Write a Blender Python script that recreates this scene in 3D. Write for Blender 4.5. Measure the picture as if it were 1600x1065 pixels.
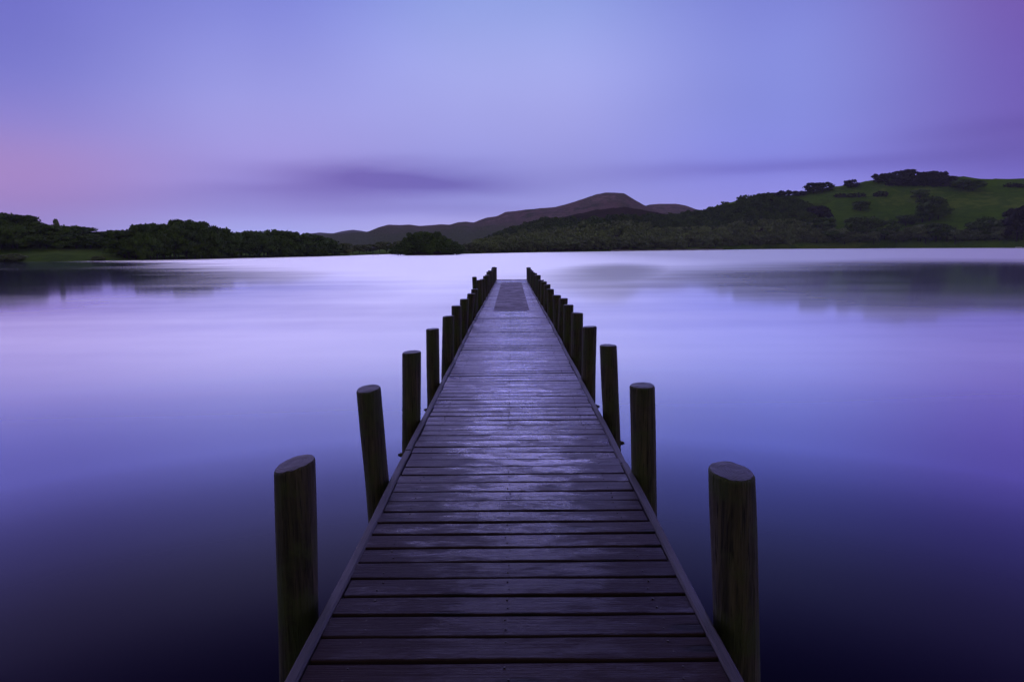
import bpy, math, random
import numpy as np
from mathutils import Matrix, Vector, noise

random.seed(7)
RNG = np.random.default_rng(11)
for o in list(bpy.data.objects):
    bpy.data.objects.remove(o)
SC = bpy.context.scene
COL = SC.collection
R = math.radians

# ------------------------------------------------------------------ camera
CAM_H = 2.25
DECK = 0.75
FPX, CX, CY = 1050.0, 800.0, 532.5
CAM_ROT = Matrix.Rotation(R(90 - 7.94), 3, 'X') @ Matrix.Rotation(R(-0.43), 3, 'Z')
cam_d = bpy.data.cameras.new('camera')
cam_d.sensor_width = 36.0
cam_d.lens = 36.0 * FPX / 1600.0
cam_d.clip_start = 0.05
cam_d.clip_end = 8000.0
cam = bpy.data.objects.new('camera', cam_d)
cam.location = (0, 0, CAM_H)
cam.rotation_euler = CAM_ROT.to_euler()
COL.objects.link(cam)
SC.camera = cam
SC.view_settings.view_transform = 'Standard'
SC.view_settings.look = 'None'
SC.view_settings.exposure = 0.0
SC.view_settings.gamma = 1.0

# ------------------------------------------------------------------ node helpers
def srgb(r, g, b, k=1.0):
    f = lambda c: (c / 255 / 12.92) if c / 255 <= 0.04045 else ((c / 255 + 0.055) / 1.055) ** 2.4
    return (f(r) * k, f(g) * k, f(b) * k, 1.0)

class NT:
    def __init__(s, tree):
        s.t = tree
        s.n = tree.nodes
        s.l = tree.links
        s.n.clear()
    def node(s, typ, **kw):
        n = s.n.new(typ)
        for k, v in kw.items():
            setattr(n, k, v)
        return n
    def put(s, sock, v):
        if isinstance(v, bpy.types.NodeSocket):
            s.l.new(v, sock)
        elif v is not None:
            sock.default_value = v
    def math(s, op, a, b=None, c=None, clamp=False):
        n = s.node('ShaderNodeMath', operation=op, use_clamp=clamp)
        s.put(n.inputs[0], a); s.put(n.inputs[1], b)
        if c is not None: s.put(n.inputs[2], c)
        return n.outputs[0]
    def mix(s, f, a, b, blend='MIX'):
        n = s.node('ShaderNodeMix', data_type='RGBA', blend_type=blend)
        s.put(n.inputs[0], f); s.put(n.inputs[6], a); s.put(n.inputs[7], b)
        return n.outputs[2]
    def fmix(s, f, a, b):
        n = s.node('ShaderNodeMix', data_type='FLOAT')
        s.put(n.inputs[0], f); s.put(n.inputs[2], a); s.put(n.inputs[3], b)
        return n.outputs[0]
    def step(s, v, lo, hi, a=0.0, b=1.0):
        n = s.node('ShaderNodeMapRange', interpolation_type='SMOOTHSTEP')
        s.put(n.inputs[0], v); s.put(n.inputs[1], lo); s.put(n.inputs[2], hi)
        s.put(n.inputs[3], a); s.put(n.inputs[4], b)
        return n.outputs[0]
    def ramp(s, f, stops, interp='LINEAR'):
        n = s.node('ShaderNodeValToRGB')
        n.color_ramp.interpolation = interp
        e = n.color_ramp.elements
        while len(e) > 1: e.remove(e[-1])
        e[0].position = stops[0][0]; e[0].color = stops[0][1]
        for p, c in stops[1:]:
            x = e.new(p); x.color = c
        s.put(n.inputs[0], f)
        return n.outputs[0]
    def noise(s, vec, scale, detail=3, rough=0.5, dist=0.0):
        n = s.node('ShaderNodeTexNoise')
        s.put(n.inputs['Vector'], vec)
        n.inputs['Scale'].default_value = scale
        n.inputs['Detail'].default_value = detail
        n.inputs['Roughness'].default_value = rough
        n.inputs['Distortion'].default_value = dist
        return n.outputs['Fac']
    def mapping(s, vec, scale=(1, 1, 1), loc=(0, 0, 0)):
        n = s.node('ShaderNodeMapping')
        s.put(n.inputs['Vector'], vec)
        n.inputs['Scale'].default_value = scale
        n.inputs['Location'].default_value = loc
        return n.outputs[0]
    def bump(s, h, strength, dist, normal=None):
        n = s.node('ShaderNodeBump')
        s.put(n.inputs['Height'], h)
        n.inputs['Strength'].default_value = strength
        n.inputs['Distance'].default_value = dist
        if normal is not None: s.put(n.inputs['Normal'], normal)
        return n.outputs[0]

# ------------------------------------------------------------------ world: dusk sky
W = bpy.data.worlds.new('World')
SC.world = W
W.use_nodes = True
w = NT(W.node_tree)
tc = w.node('ShaderNodeTexCoord')
sep = w.node('ShaderNodeSeparateXYZ')
w.l.new(tc.outputs['Generated'], sep.inputs[0])
el = w.math('MULTIPLY', w.math('ARCSINE', sep.outputs[2]), 180 / math.pi)      # degrees
az = w.math('MULTIPLY', w.math('ARCTAN2', sep.outputs[0], sep.outputs[1]), 180 / math.pi)
elf = w.math('DIVIDE', el, 90.0, clamp=True)
SKY_GAIN = 1.0
TOPS = dict(low=(0.5, 0.8, 5.5), mid=(1.5, 1.5, 11.0), peak=(9.8, 9.4, 12.0), f1=(0.9, 0.48, 2.9), f2=(0.42, 0.18, 1.45), f3=(0.32, 0.24, 1.1), f4=(0.2, 0.2, 0.4), zen=(0.22, 0.245, 0.22))  # sky above the view is invented: bright band for water glow, zenith for fill
def column(stops, tint=(1, 1, 1)):
    st = [(e / 90.0, srgb(*c, k=float(np.interp(e, [0, 4, 8, 19], [1.26, 1.22, 1.10, 1.02])))) for e, c in stops]
    def t3(k, m=1.0): return tuple(TOPS[k][i] * tint[i] * m for i in range(3)) + (1.0,)
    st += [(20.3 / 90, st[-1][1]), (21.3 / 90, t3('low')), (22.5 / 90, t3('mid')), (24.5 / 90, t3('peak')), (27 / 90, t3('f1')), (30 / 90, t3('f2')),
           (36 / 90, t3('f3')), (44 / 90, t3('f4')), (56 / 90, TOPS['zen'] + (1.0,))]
    st = [(p, (c[0] / 20, c[1] / 20, c[2] / 20, 1.0)) for p, c in st]
    return w.mix(1.0, w.ramp(elf, st, 'B_SPLINE'), (20.0, 20.0, 20.0, 1.0), 'MULTIPLY')
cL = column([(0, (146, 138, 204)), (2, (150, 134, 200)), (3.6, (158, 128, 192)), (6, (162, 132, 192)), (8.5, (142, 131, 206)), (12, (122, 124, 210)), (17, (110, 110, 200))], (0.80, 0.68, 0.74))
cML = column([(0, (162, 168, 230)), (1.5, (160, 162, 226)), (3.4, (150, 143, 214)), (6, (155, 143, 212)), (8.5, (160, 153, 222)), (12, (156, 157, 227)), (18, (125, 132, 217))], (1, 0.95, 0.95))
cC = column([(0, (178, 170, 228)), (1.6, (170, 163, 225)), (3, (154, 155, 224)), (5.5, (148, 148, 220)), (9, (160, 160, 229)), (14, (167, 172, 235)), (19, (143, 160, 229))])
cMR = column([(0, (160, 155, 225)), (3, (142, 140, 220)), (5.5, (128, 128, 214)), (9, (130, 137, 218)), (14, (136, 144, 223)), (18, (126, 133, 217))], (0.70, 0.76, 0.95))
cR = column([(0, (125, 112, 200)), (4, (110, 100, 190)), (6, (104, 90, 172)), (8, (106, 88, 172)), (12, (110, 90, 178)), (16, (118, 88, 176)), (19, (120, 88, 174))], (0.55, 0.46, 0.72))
sky = w.mix(w.step(az, -37, -20), cL, cML)
sky = w.mix(w.step(az, -20, -2), sky, cC)
sky = w.mix(w.step(az, 2, 21), sky, cMR)
sky = w.mix(w.step(az, 21, 38), sky, cR)
# long-exposure cloud streaks, laid out over azimuth and elevation
comb = w.node('ShaderNodeCombineXYZ')
w.put(comb.inputs[0], w.math('MULTIPLY', az, 0.05)); w.put(comb.inputs[1], w.math('MULTIPLY', el, 0.32))
cn = w.noise(comb.outputs[0], 1.0, 4, 0.45, 0.3)
cn2 = w.noise(w.mapping(comb.outputs[0], (0.8, 0.25, 1), (3, 5, 0)), 1.0, 2, 0.4)
def streak(a0, aw, e0, ew, slope=0.0):
    da = w.math('DIVIDE', w.math('SUBTRACT', az, a0), aw)
    e1 = w.math('ADD', w.math('SUBTRACT', el, e0), w.math('MULTIPLY', w.math('SUBTRACT', az, a0), -slope))
    e1 = w.math('ADD', e1, w.math('MULTIPLY', w.math('SUBTRACT', cn, 0.5), 2.4))
    de = w.math('DIVIDE', e1, ew)
    q = w.math('ADD', w.math('MULTIPLY', da, da), w.math('MULTIPLY', de, de))
    return w.math('EXPONENT', w.math('MULTIPLY', q, -1.0))
clouds = w.math('ADD', w.math('MULTIPLY', streak(-10.5, 9.5, 5.8, 1.15), 0.9), w.math('MULTIPLY', streak(-14, 13, 4.3, 0.9, 0.03), 0.5))
clouds = w.math('ADD', clouds, w.math('MULTIPLY', streak(-6, 8, 5.2, 0.6, -0.03), 0.3))
clouds = w.math('ADD', clouds, w.math('MULTIPLY', streak(-17, 8, 4.6, 0.6, 0.05), 0.15))
clouds = w.math('ADD', clouds, w.math('MULTIPLY', streak(22, 15, 5.9, 0.8, 0.012), 0.5))
clouds = w.math('ADD', clouds, w.math('MULTIPLY', streak(36, 10, 7.8, 0.7, 0.02), 0.2))
clouds = w.math('ADD', clouds, w.math('MULTIPLY', streak(-7, 14, 3.1, 0.6), 0.35), clamp=True)
sky = w.mix(clouds, sky, w.mix(1.0, sky, (0.50, 0.42, 0.62, 1), 'MULTIPLY'))
var = w.math('ADD', w.math('MULTIPLY', cn2, 0.28), 0.86)
sky = w.mix(1.0, sky, w.node('ShaderNodeCombineXYZ').outputs[0], 'MULTIPLY')
vv = w.n[-1] if False else None
comb2 = [n for n in w.n if n.bl_idname == 'ShaderNodeCombineXYZ'][-1]
for i in range(3): w.put(comb2.inputs[i], var)
# unseen sky behind the camera dimmed and stripped of blue for neutral fill light
back = w.step(w.math('ABSOLUTE', az), 55, 110)
sky = w.mix(back, sky, w.mix(1.0, sky, (0.34, 0.40, 0.10, 1), 'MULTIPLY'))
bg = w.node('ShaderNodeBackground')
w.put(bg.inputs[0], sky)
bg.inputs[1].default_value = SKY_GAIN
wo = w.node('ShaderNodeOutputWorld')
w.l.new(bg.outputs[0], wo.inputs[0])

# faint afterglow, low on the left beyond the wood
sd = bpy.data.lights.new('sun', 'SUN')
sd.energy = 0.12
sd.angle = R(25)
sd.color = (1.0, 0.72, 0.85)
sun = bpy.data.objects.new('sun', sd)
sun.rotation_euler = (R(90 - 12), 0, R(40))
COL.objects.link(sun)

# ------------------------------------------------------------------ camera maths
def ray(px, py):
    return (CAM_ROT @ Vector(((px - CX) / FPX, (CY - py) / FPX, -1))).normalized()
def azsl(px, py):
    d = ray(px, py)
    return math.atan2(d.x, d.y), d.z / math.hypot(d.x, d.y)
CAM_INV = CAM_ROT.transposed()
def project(x, y, z):
    v = CAM_INV @ Vector((x, y, z - CAM_H))
    return CX + FPX * v.x / -v.z, CY - FPX * v.y / -v.z
def hit_z(px, py, z=0.0):
    d = ray(px, py)
    t = (z - CAM_H) / d.z
    return Vector((d.x * t, d.y * t, z))

# ------------------------------------------------------------------ object helpers
def new_mesh(name, V, F, mats, smooth=False, mi=None):
    me = bpy.data.meshes.new(name)
    V = np.asarray(V, dtype=np.float32)
    me.from_pydata([tuple(v) for v in V] if len(V) < 50000 else V.tolist(), [], F)
    for m in (mats if isinstance(mats, (list, tuple)) else [mats]):
        me.materials.append(m)
    if mi is not None:
        me.polygons.foreach_set('material_index', np.asarray(mi, dtype=np.int32))
    me.polygons.foreach_set('use_smooth', np.full(len(me.polygons), bool(smooth)))
    me.update()
    return me
def quads_mesh(name, V, mat):
    """V: (n,4,3) loose quads built fast."""
    n = len(V)
    me = bpy.data.meshes.new(name)
    me.vertices.add(n * 4); me.loops.add(n * 4); me.polygons.add(n)
    me.vertices.foreach_set('co', V.astype(np.float32).ravel())
    me.loops.foreach_set('vertex_index', np.arange(n * 4, dtype=np.int32))
    me.polygons.foreach_set('loop_start', np.arange(0, n * 4, 4, dtype=np.int32))
    me.materials.append(mat)
    me.update(calc_edges=True)
    return me
def link(name, data, parent=None, loc=None, **props):
    o = bpy.data.objects.new(name, data)
    COL.objects.link(o)
    if parent is not None: o.parent = parent
    if loc is not None: o.location = loc
    for k, v in props.items(): o[k] = v
    return o

class Geo:
    def __init__(s): s.V = []; s.F = []; s.M = []
    def add(s, V, F, m=0):
        b = len(s.V)
        s.V += [tuple(v) for v in V]
        s.F += [tuple(b + i for i in f) for f in F]
        s.M += [m] * len(F)
    def box(s, x0, x1, y0, y1, z0, z1, m=0):
        V = [(x, y, z) for z in (z0, z1) for y in (y0, y1) for x in (x0, x1)]
        s.add(V, [(0, 2, 3, 1), (4, 5, 7, 6), (0, 1, 5, 4), (2, 6, 7, 3), (0, 4, 6, 2), (1, 3, 7, 5)], m)
    def prism(s, prof, stations, m=0):
        """prof(t) -> list of (a,b) profile points; stations: list of functions of profile -> 3D."""
        n = len(prof)
        V = [st(p) for st in stations for p in prof]
        F = []
        for i in range(len(stations) - 1):
            for j in range(n):
                k = (j + 1) % n
                F.append((i * n + j, i * n + k, (i + 1) * n + k, (i + 1) * n + j))
        F.append(tuple(reversed(range(n)))); F.append(tuple((len(stations) - 1) * n + j for j in range(n)))
        s.add(V, F, m)
    def mesh(s, name, mats, smooth=False):
        return new_mesh(name, s.V, s.F, mats, smooth, s.M)

# ------------------------------------------------------------------ materials
def mat(name):
    m = bpy.data.materials.new(name)
    m.use_nodes = True
    t = NT(m.node_tree)
    out = t.node('ShaderNodeOutputMaterial')
    b = t.node('ShaderNodeBsdfPrincipled')
    t.l.new(b.outputs[0], out.inputs[0])
    return m, t, b

def m_water():
    m = bpy.data.materials.new('lake_water'); m.use_nodes = True
    t = NT(m.node_tree)
    out = t.node('ShaderNodeOutputMaterial')
    tc = t.node('ShaderNodeTexCoord')
    P = tc.outputs['Object']
    s = t.node('ShaderNodeSeparateXYZ'); t.l.new(P, s.inputs[0])
    X, Y = s.outputs[0], s.outputs[1]
    n1 = t.noise(t.mapping(P, (0.05, 0.05, 1)), 1.0, 4, 0.6)
    n2 = t.noise(t.mapping(P, (0.02, 0.22, 1)), 1.0, 3, 0.5)
    # calm, mirror-like patches lie in the shelter of the banks; a breeze ruffles the rest
    def patch(cx, cy, ang, la, lb, soft):
        dx = t.math('SUBTRACT', X, cx); dy = t.math('SUBTRACT', Y, cy)
        c, sn = math.cos(ang), math.sin(ang)
        u = t.math('DIVIDE', t.math('ADD', t.math('MULTIPLY', dx, c), t.math('MULTIPLY', dy, sn)), la)
        v = t.math('DIVIDE', t.math('ADD', t.math('MULTIPLY', dx, -sn), t.math('MULTIPLY', dy, c)), lb)
        q = t.math('SQRT', t.math('ADD', t.math('MULTIPLY', u, u), t.math('MULTIPLY', v, v)))
        q = t.math('ADD', q, t.math('MULTIPLY', t.math('SUBTRACT', n1, 0.5), 0.7))
        q = t.math('ADD', q, t.math('MULTIPLY', t.math('SUBTRACT', n2, 0.5), 0.45))
        return t.step(q, 1.0 - soft, 1.0 + soft, 1.0, 0.0)
    calm = t.math('MULTIPLY', patch(35, 50, 0.95, 44, 21, 0.75), 0.95)
    calm = t.math('MAXIMUM', calm, t.math('MULTIPLY', patch(9.5, 60, 1.40, 26, 5.0, 0.7), 0.6))
    calm = t.math('MAXIMUM', calm, patch(-46, 62, 2.22, 50, 19, 0.50))
    calm = t.math('MAXIMUM', calm, patch(-88, 112, 2.45, 50, 24, 0.30))
    broad = t.math('SUBTRACT', 1.0, calm)
    broad = t.math('MULTIPLY', broad, t.step(Y, 5.5, 15, 0.0, 1.0))
    broad = t.math('MULTIPLY', broad, t.step(X, 0, 40, 0.92, 0.55))
    lw = t.node('ShaderNodeFresnel'); lw.inputs['IOR'].default_value = 1.34
    fr = lw.outputs[0]
    # reflectance hand-set: shallow reflections boosted, steep ones cut as a polariser would
    G = lambda v: (v, v, v, 1)
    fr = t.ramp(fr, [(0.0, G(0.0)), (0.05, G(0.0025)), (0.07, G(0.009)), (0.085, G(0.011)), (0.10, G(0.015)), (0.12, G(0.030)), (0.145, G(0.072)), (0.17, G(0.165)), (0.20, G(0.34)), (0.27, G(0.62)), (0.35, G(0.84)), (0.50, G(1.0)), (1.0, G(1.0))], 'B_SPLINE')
    dif = t.node('ShaderNodeBsdfDiffuse'); dif.inputs[0].default_value = (0.004, 0.003, 0.012, 1)
    g1 = t.node('ShaderNodeBsdfGlossy'); g1.distribution = 'GGX'; g1.inputs['Color'].default_value = (0.70, 0.76, 0.97, 1); t.put(g1.inputs['Roughness'], t.step(Y, 5, 20, 0.20, 0.065))
    g2 = t.node('ShaderNodeBsdfGlossy'); g2.distribution = 'GGX'; g2.inputs['Color'].default_value = (0.97, 1.0, 0.78, 1); g2.inputs['Roughness'].default_value = 0.46  # both gloss tints recolour the reflected sky: calm bluer, ruffled whiter
    mg = t.node('ShaderNodeMixShader'); t.put(mg.inputs[0], broad); t.l.new(g1.outputs[0], mg.inputs[1]); t.l.new(g2.outputs[0], mg.inputs[2])
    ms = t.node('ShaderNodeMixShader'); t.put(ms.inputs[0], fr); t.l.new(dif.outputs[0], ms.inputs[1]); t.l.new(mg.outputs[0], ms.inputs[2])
    t.l.new(ms.outputs[0], out.inputs[0])
    return m
M_WATER = m_water()

def m_deck():
    m, t, b = mat('wet_deck_boards')
    tc = t.node('ShaderNodeTexCoord'); P = tc.outputs['Object']
    g = t.node('ShaderNodeNewGeometry')
    rnd = g.outputs['Random Per Island']
    s = t.node('ShaderNodeSeparateXYZ'); t.l.new(P, s.inputs[0])
    off = t.node('ShaderNodeCombineXYZ'); t.put(off.inputs[0], t.math('MULTIPLY', rnd, 37.0)); t.put(off.inputs[2], t.math('MULTIPLY', rnd, 11.0))
    va = t.node('ShaderNodeVectorMath', operation='ADD'); t.l.new(P, va.inputs[0]); t.l.new(off.outputs[0], va.inputs[1])
    Q = va.outputs[0]
    grain = t.noise(t.mapping(Q, (2.2, 75, 30)), 1.0, 5, 0.65, 0.6)
    fine = t.noise(t.mapping(Q, (9, 260, 60)), 1.0, 3, 0.6, 0.3)
    blot = t.noise(t.mapping(Q, (3.6, 11, 4)), 1.0, 5, 0.68, 0.2)
    vo = t.node('ShaderNodeTexVoronoi'); t.put(vo.inputs['Vector'], t.mapping(Q, (2.1, 7.0, 3))); vo.inputs['Scale'].default_value = 1.0
    knot = t.step(vo.outputs['Distance'], 0.13, 0.26, 1.0, 0.0)
    c = t.mix(grain, (0.004, 0.0025, 0.004, 1), (0.034, 0.020, 0.028, 1))
    c = t.mix(t.math('MULTIPLY', t.step(rnd, 0.3, 1.0), 0.7), c, (0.030, 0.018, 0.022, 1))
    c = t.mix(t.math('MULTIPLY', knot, 0.95), c, (0.010, 0.008, 0.010, 1))
    t_ior = b.inputs['IOR']
    b.inputs['Specular Tint'].default_value = (0.78, 0.68, 1.0, 1)
    t.put(b.inputs['Base Color'], c)
    # film of water: glossiest along the walked centre line
    ax = t.math('ABSOLUTE', t.math('SUBTRACT', s.outputs[0], 0.02))
    centre = t.step(ax, 0.08, 0.60, 1.0, 0.0)
    wet = t.step(t.math('ADD', blot, t.math('MULTIPLY', centre, 0.20)), 0.50, 0.72)
    wet = t.math('MULTIPLY', wet, t.step(s.outputs[1], 1.8, 4.8, 0.35, 1.0))
    wet = t.math('MAXIMUM', wet, t.math('MULTIPLY', t.step(s.outputs[1], 28.0, 28.6), 0.9))
    r = t.fmix(wet, t.math('ADD', 0.33, t.math('MULTIPLY', grain, 0.22)), t.math('ADD', 0.12, t.math('MULTIPLY', fine, 0.12)))
    t.put(b.inputs['Roughness'], r)
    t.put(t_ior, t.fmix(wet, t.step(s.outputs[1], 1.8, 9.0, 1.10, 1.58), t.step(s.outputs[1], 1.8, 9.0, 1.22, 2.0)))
    h = t.math('ADD', t.math('MULTIPLY', grain, 1.0), t.math('MULTIPLY', fine, 0.5))
    h = t.math('SUBTRACT', h, t.math('MULTIPLY', knot, 0.6))
    h = t.math('MULTIPLY', h, t.fmix(wet, 1.0, 0.35))
    t.put(b.inputs['Normal'], t.bump(h, 0.8, 0.006))
    return m
M_DECK = m_deck()

def m_timber(name, c0, c1, axis, rough=0.6, alg=0.0, bstr=0.6):
    m, t, b = mat(name)
    tc = t.node('ShaderNodeTexCoord'); P = tc.outputs['Object']
    oi = t.node('ShaderNodeObjectInfo')
    off = t.node('ShaderNodeCombineXYZ')
    for i in range(3): t.put(off.inputs[i], t.math('MULTIPLY', oi.outputs['Random'], 23.0 + i * 9))
    va = t.node('ShaderNodeVectorMath', operation='ADD'); t.l.new(P, va.inputs[0]); t.l.new(off.outputs[0], va.inputs[1])
    sc = {'Z': (34, 34, 1.3), 'Y': (60, 1.6, 60)}[axis]
    sf = {'Z': (120, 120, 5), 'Y': (220, 7, 220)}[axis]
    g1 = t.noise(t.mapping(va.outputs[0], sc), 1.0, 5, 0.62, 0.5)
    g2 = t.noise(t.mapping(va.outputs[0], sf), 1.0, 3, 0.6, 0.3)
    bl = t.noise(va.outputs[0], 4.5, 4, 0.6, 0.3)
    c = t.mix(t.step(g1, 0.25, 0.75), c0, c1)
    c = t.mix(t.step(t.math('MULTIPLY', g2, 1.0), 0.52, 0.66), c, tuple(x * 0.35 for x in c0[:3]) + (1,))
    if alg:
        c = t.mix(t.math('MULTIPLY', t.step(bl, 0.42, 0.62), alg), c, (0.034, 0.048, 0.012, 1))
    t.put(b.inputs['Base Color'], c)
    t.put(b.inputs['Roughness'], t.math('ADD', rough, t.math('MULTIPLY', bl, 0.15)))
    h = t.math('ADD', g1, t.math('MULTIPLY', g2, 0.6))
    t.put(b.inputs['Normal'], t.bump(h, bstr, 0.02))
    return m
M_POST = m_timber('weathered_post', (0.004, 0.003, 0.002, 1), (0.078, 0.064, 0.040, 1), 'Z', 0.75, 0.75, 1.0)
M_KERB = m_timber('worn_kerb', (0.005, 0.004, 0.005, 1), (0.034, 0.024, 0.029, 1), 'Y', 0.6, 0.0, 0.4)
M_BEAM = m_timber('bearer_timber', (0.02, 0.018, 0.018, 1), (0.06, 0.05, 0.05, 1), 'Y', 0.7)

def m_simple(name, col, rough, metal=0.0):
    m, t, b = mat(name)
    tc = t.node('ShaderNodeTexCoord')
    n = t.noise(tc.outputs['Object'], 30, 3)
    t.put(b.inputs['Base Color'], t.mix(n, tuple(x * 0.6 for x in col) + (1,), tuple(x * 1.3 for x in col) + (1,)))
    b.inputs['Roughness'].default_value = rough
    b.inputs['Metallic'].default_value = metal
    return m
M_STEEL = m_simple('galvanised_steel', (0.22, 0.21, 0.22), 0.45, 0.8)
M_IRON = m_simple('rusty_iron', (0.03, 0.025, 0.025), 0.6, 0.3)
M_WHITE = m_simple('white_hull_paint', (0.6, 0.6, 0.62), 0.4)

def m_post_top():
    m, t, b = mat('post_end_grain')
    tc = t.node('ShaderNodeTexCoord'); P = tc.outputs['Object']
    s = t.node('ShaderNodeSeparateXYZ'); t.l.new(P, s.inputs[0])
    r = t.math('SQRT', t.math('ADD', t.math('MULTIPLY', s.outputs[0], s.outputs[0]), t.math('MULTIPLY', s.outputs[1], s.outputs[1])))
    n = t.noise(P, 14, 4, 0.6)
    rings = t.math('SINE', t.math('ADD', t.math('MULTIPLY', r, 520.0), t.math('MULTIPLY', n, 9.0)))
    k = t.math('ADD', t.math('MULTIPLY', rings, 0.14), n)
    t.put(b.inputs['Base Color'], t.mix(k, (0.003, 0.002, 0.002, 1), (0.020, 0.016, 0.014, 1)))
    b.inputs['Roughness'].default_value = 0.6
    t.put(b.inputs['Normal'], t.bump(k, 0.5, 0.006))
    return m
M_TOP = m_post_top()

def m_foliage(name, dark, light, tint=0.35):
    m, t, b = mat(name)
    tc = t.node('ShaderNodeTexCoord')
    oi = t.node('ShaderNodeObjectInfo')
    g = t.node('ShaderNodeNewGeometry')
    n = t.noise(tc.outputs['Object'], 1.1, 3, 0.6)
    nb = t.noise(tc.outputs['Object'], 0.13, 3, 0.6)
    k = t.math('ADD', t.math('MULTIPLY', g.outputs['Random Per Island'], 0.40), t.math('ADD', t.math('MULTIPLY', n, 0.45), t.step(nb, 0.38, 0.64, -0.22, 0.28)))
    c = t.mix(k, dark, light)
    c = t.mix(t.math('MULTIPLY', oi.outputs['Random'], tint), c, (light[0] * 0.95, light[1] * 1.05, light[2] * 1.1, 1))
    t.put(b.inputs['Base Color'], c)
    b.inputs['Roughness'].default_value = 0.75
    b.inputs['Specular IOR Level'].default_value = 0.05
    return m
M_LEAF = m_foliage('broadleaf_foliage', (0.025, 0.045, 0.010, 1), (0.105, 0.165, 0.034, 1), 0.6)
M_LEAF2 = m_foliage('shore_foliage', (0.075, 0.090, 0.045, 1), (0.200, 0.245, 0.105, 1), 0.5)  # leaf colour paled to put haze on the far-shore trees
M_LEAF4 = m_foliage('hillside_foliage', (0.060, 0.080, 0.034, 1), (0.215, 0.265, 0.105, 1))
M_LEAF3 = m_foliage('copse_foliage', (0.020, 0.020, 0.020, 1), (0.045, 0.042, 0.040, 1), 0.3)
M_BARK = m_simple('bark', (0.03, 0.025, 0.022), 0.85)

def m_land(name, stops, scale, bump=0.0, low=None):
    m, t, b = mat(name)
    tc = t.node('ShaderNodeTexCoord'); P = tc.outputs['Object']
    n1 = t.noise(P, scale, 6, 0.62, 0.3)
    n2 = t.noise(t.mapping(P, (1, 1, 3)), scale * 9, 5, 0.65)
    k = t.math('ADD', t.math('MULTIPLY', n1, 0.65), t.math('MULTIPLY', n2, 0.35))
    c = t.ramp(k, stops)
    if low:      # woods and bracken clothe the foot of the fell, heather its top
        sp = t.node('ShaderNodeSeparateXYZ'); t.l.new(P, sp.inputs[0])
        zz = t.math('ADD', sp.outputs[2], t.math('MULTIPLY', t.math('SUBTRACT', n1, 0.5), 60.0))
        c = t.mix(t.step(zz, low[0], low[1], 1.0, 0.0), c, t.mix(n2, (0.05, 0.065, 0.035, 1), (0.13, 0.155, 0.085, 1)))
    t.put(b.inputs['Base Color'], c)
    b.inputs['Roughness'].default_value = 0.9
    b.inputs['Specular IOR Level'].default_value = 0.0
    if bump: t.put(b.inputs['Normal'], t.bump(n2, 0.8, bump))
    return m
M_PASTURE = m_land('pasture', [(0.32, (0.035, 0.060, 0.006, 1)), (0.45, (0.080, 0.150, 0.012, 1)), (0.52, (0.052, 0.108, 0.010, 1)), (0.60, (0.115, 0.170, 0.022, 1)), (0.7, (0.08, 0.12, 0.015, 1))], 0.018, 0.6)
M_MOOR = m_land('heather_moor', [(0.38, (0.055, 0.070, 0.045, 1)), (0.45, (0.14, 0.10, 0.10, 1)), (0.50, (0.22, 0.135, 0.14, 1)), (0.55, (0.10, 0.095, 0.075, 1)), (0.64, (0.27, 0.17, 0.17, 1))], 0.02, 9.0, (14, 44))  # heather tones paled toward mauve, putting haze into the colour
M_BRACKEN = m_land('bracken_hill', [(0.36, (0.018, 0.022, 0.014, 1)), (0.50, (0.040, 0.030, 0.026, 1)), (0.62, (0.055, 0.036, 0.032, 1))], 0.02, 1.5)
M_SHORE = m_land('shore_grass', [(0.35, (0.040, 0.070, 0.020, 1)), (0.5, (0.080, 0.130, 0.030, 1)), (0.66, (0.12, 0.17, 0.045, 1))], 0.06, 0.3)
M_FAR = m_land('far_fell', [(0.35, (0.06, 0.07, 0.07, 1)), (0.6, (0.12, 0.12, 0.12, 1))], 0.008, 3.0)

# ------------------------------------------------------------------ water
g = Geo()
g.add([(-2600, -2600, 0), (2600, -2600, 0), (2600, 2600, 0), (-2600, 2600, 0)], [(0, 1, 2, 3)])
link('water', g.mesh('water', M_WATER), kind='structure', label='calm violet lake smoothed by a long exposure')
g = Geo()
g.add([(-2600, -2600, -3), (2600, -2600, -3), (2600, 2600, -3), (-2600, 2600, -3)], [(0, 1, 2, 3)])
link('lake_bed', g.mesh('lake_bed', M_BRACKEN), kind='structure')

# ------------------------------------------------------------------ land
def interp(tab):
    tab = sorted(tab)
    xs = np.array([t[0] for t in tab]); ys = np.array([t[1] for t in tab])
    return lambda a: float(np.interp(a, xs, ys))
shore_px = [(-900, 432), (-300, 419), (0, 409.5), (90, 409), (190, 407), (360, 403.5), (540, 399.6), (600, 397.3), (720, 396.8), (800, 395),
            (900, 393.4), (1000, 391.8), (1100, 390.5), (1200, 389), (1400, 387.6), (1600, 387), (2100, 384.5), (2900, 381)]
tab = []
for x, y in shore_px:
    p = hit_z(x, y); tab.append((math.atan2(p.x, p.y), math.hypot(p.x, p.y)))
tab = [(-2.2, 60)] + [t for t in tab] + [(2.2, 200)]
shore_r = interp(tab)
def crest(pts):
    return interp([azsl(x, y) for x, y in pts])
def nz(x, y, z=0.0, s=1.0):
    return noise.fractal(Vector((x * s, y * s, z)), 0.9, 2.1, 5)

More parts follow.
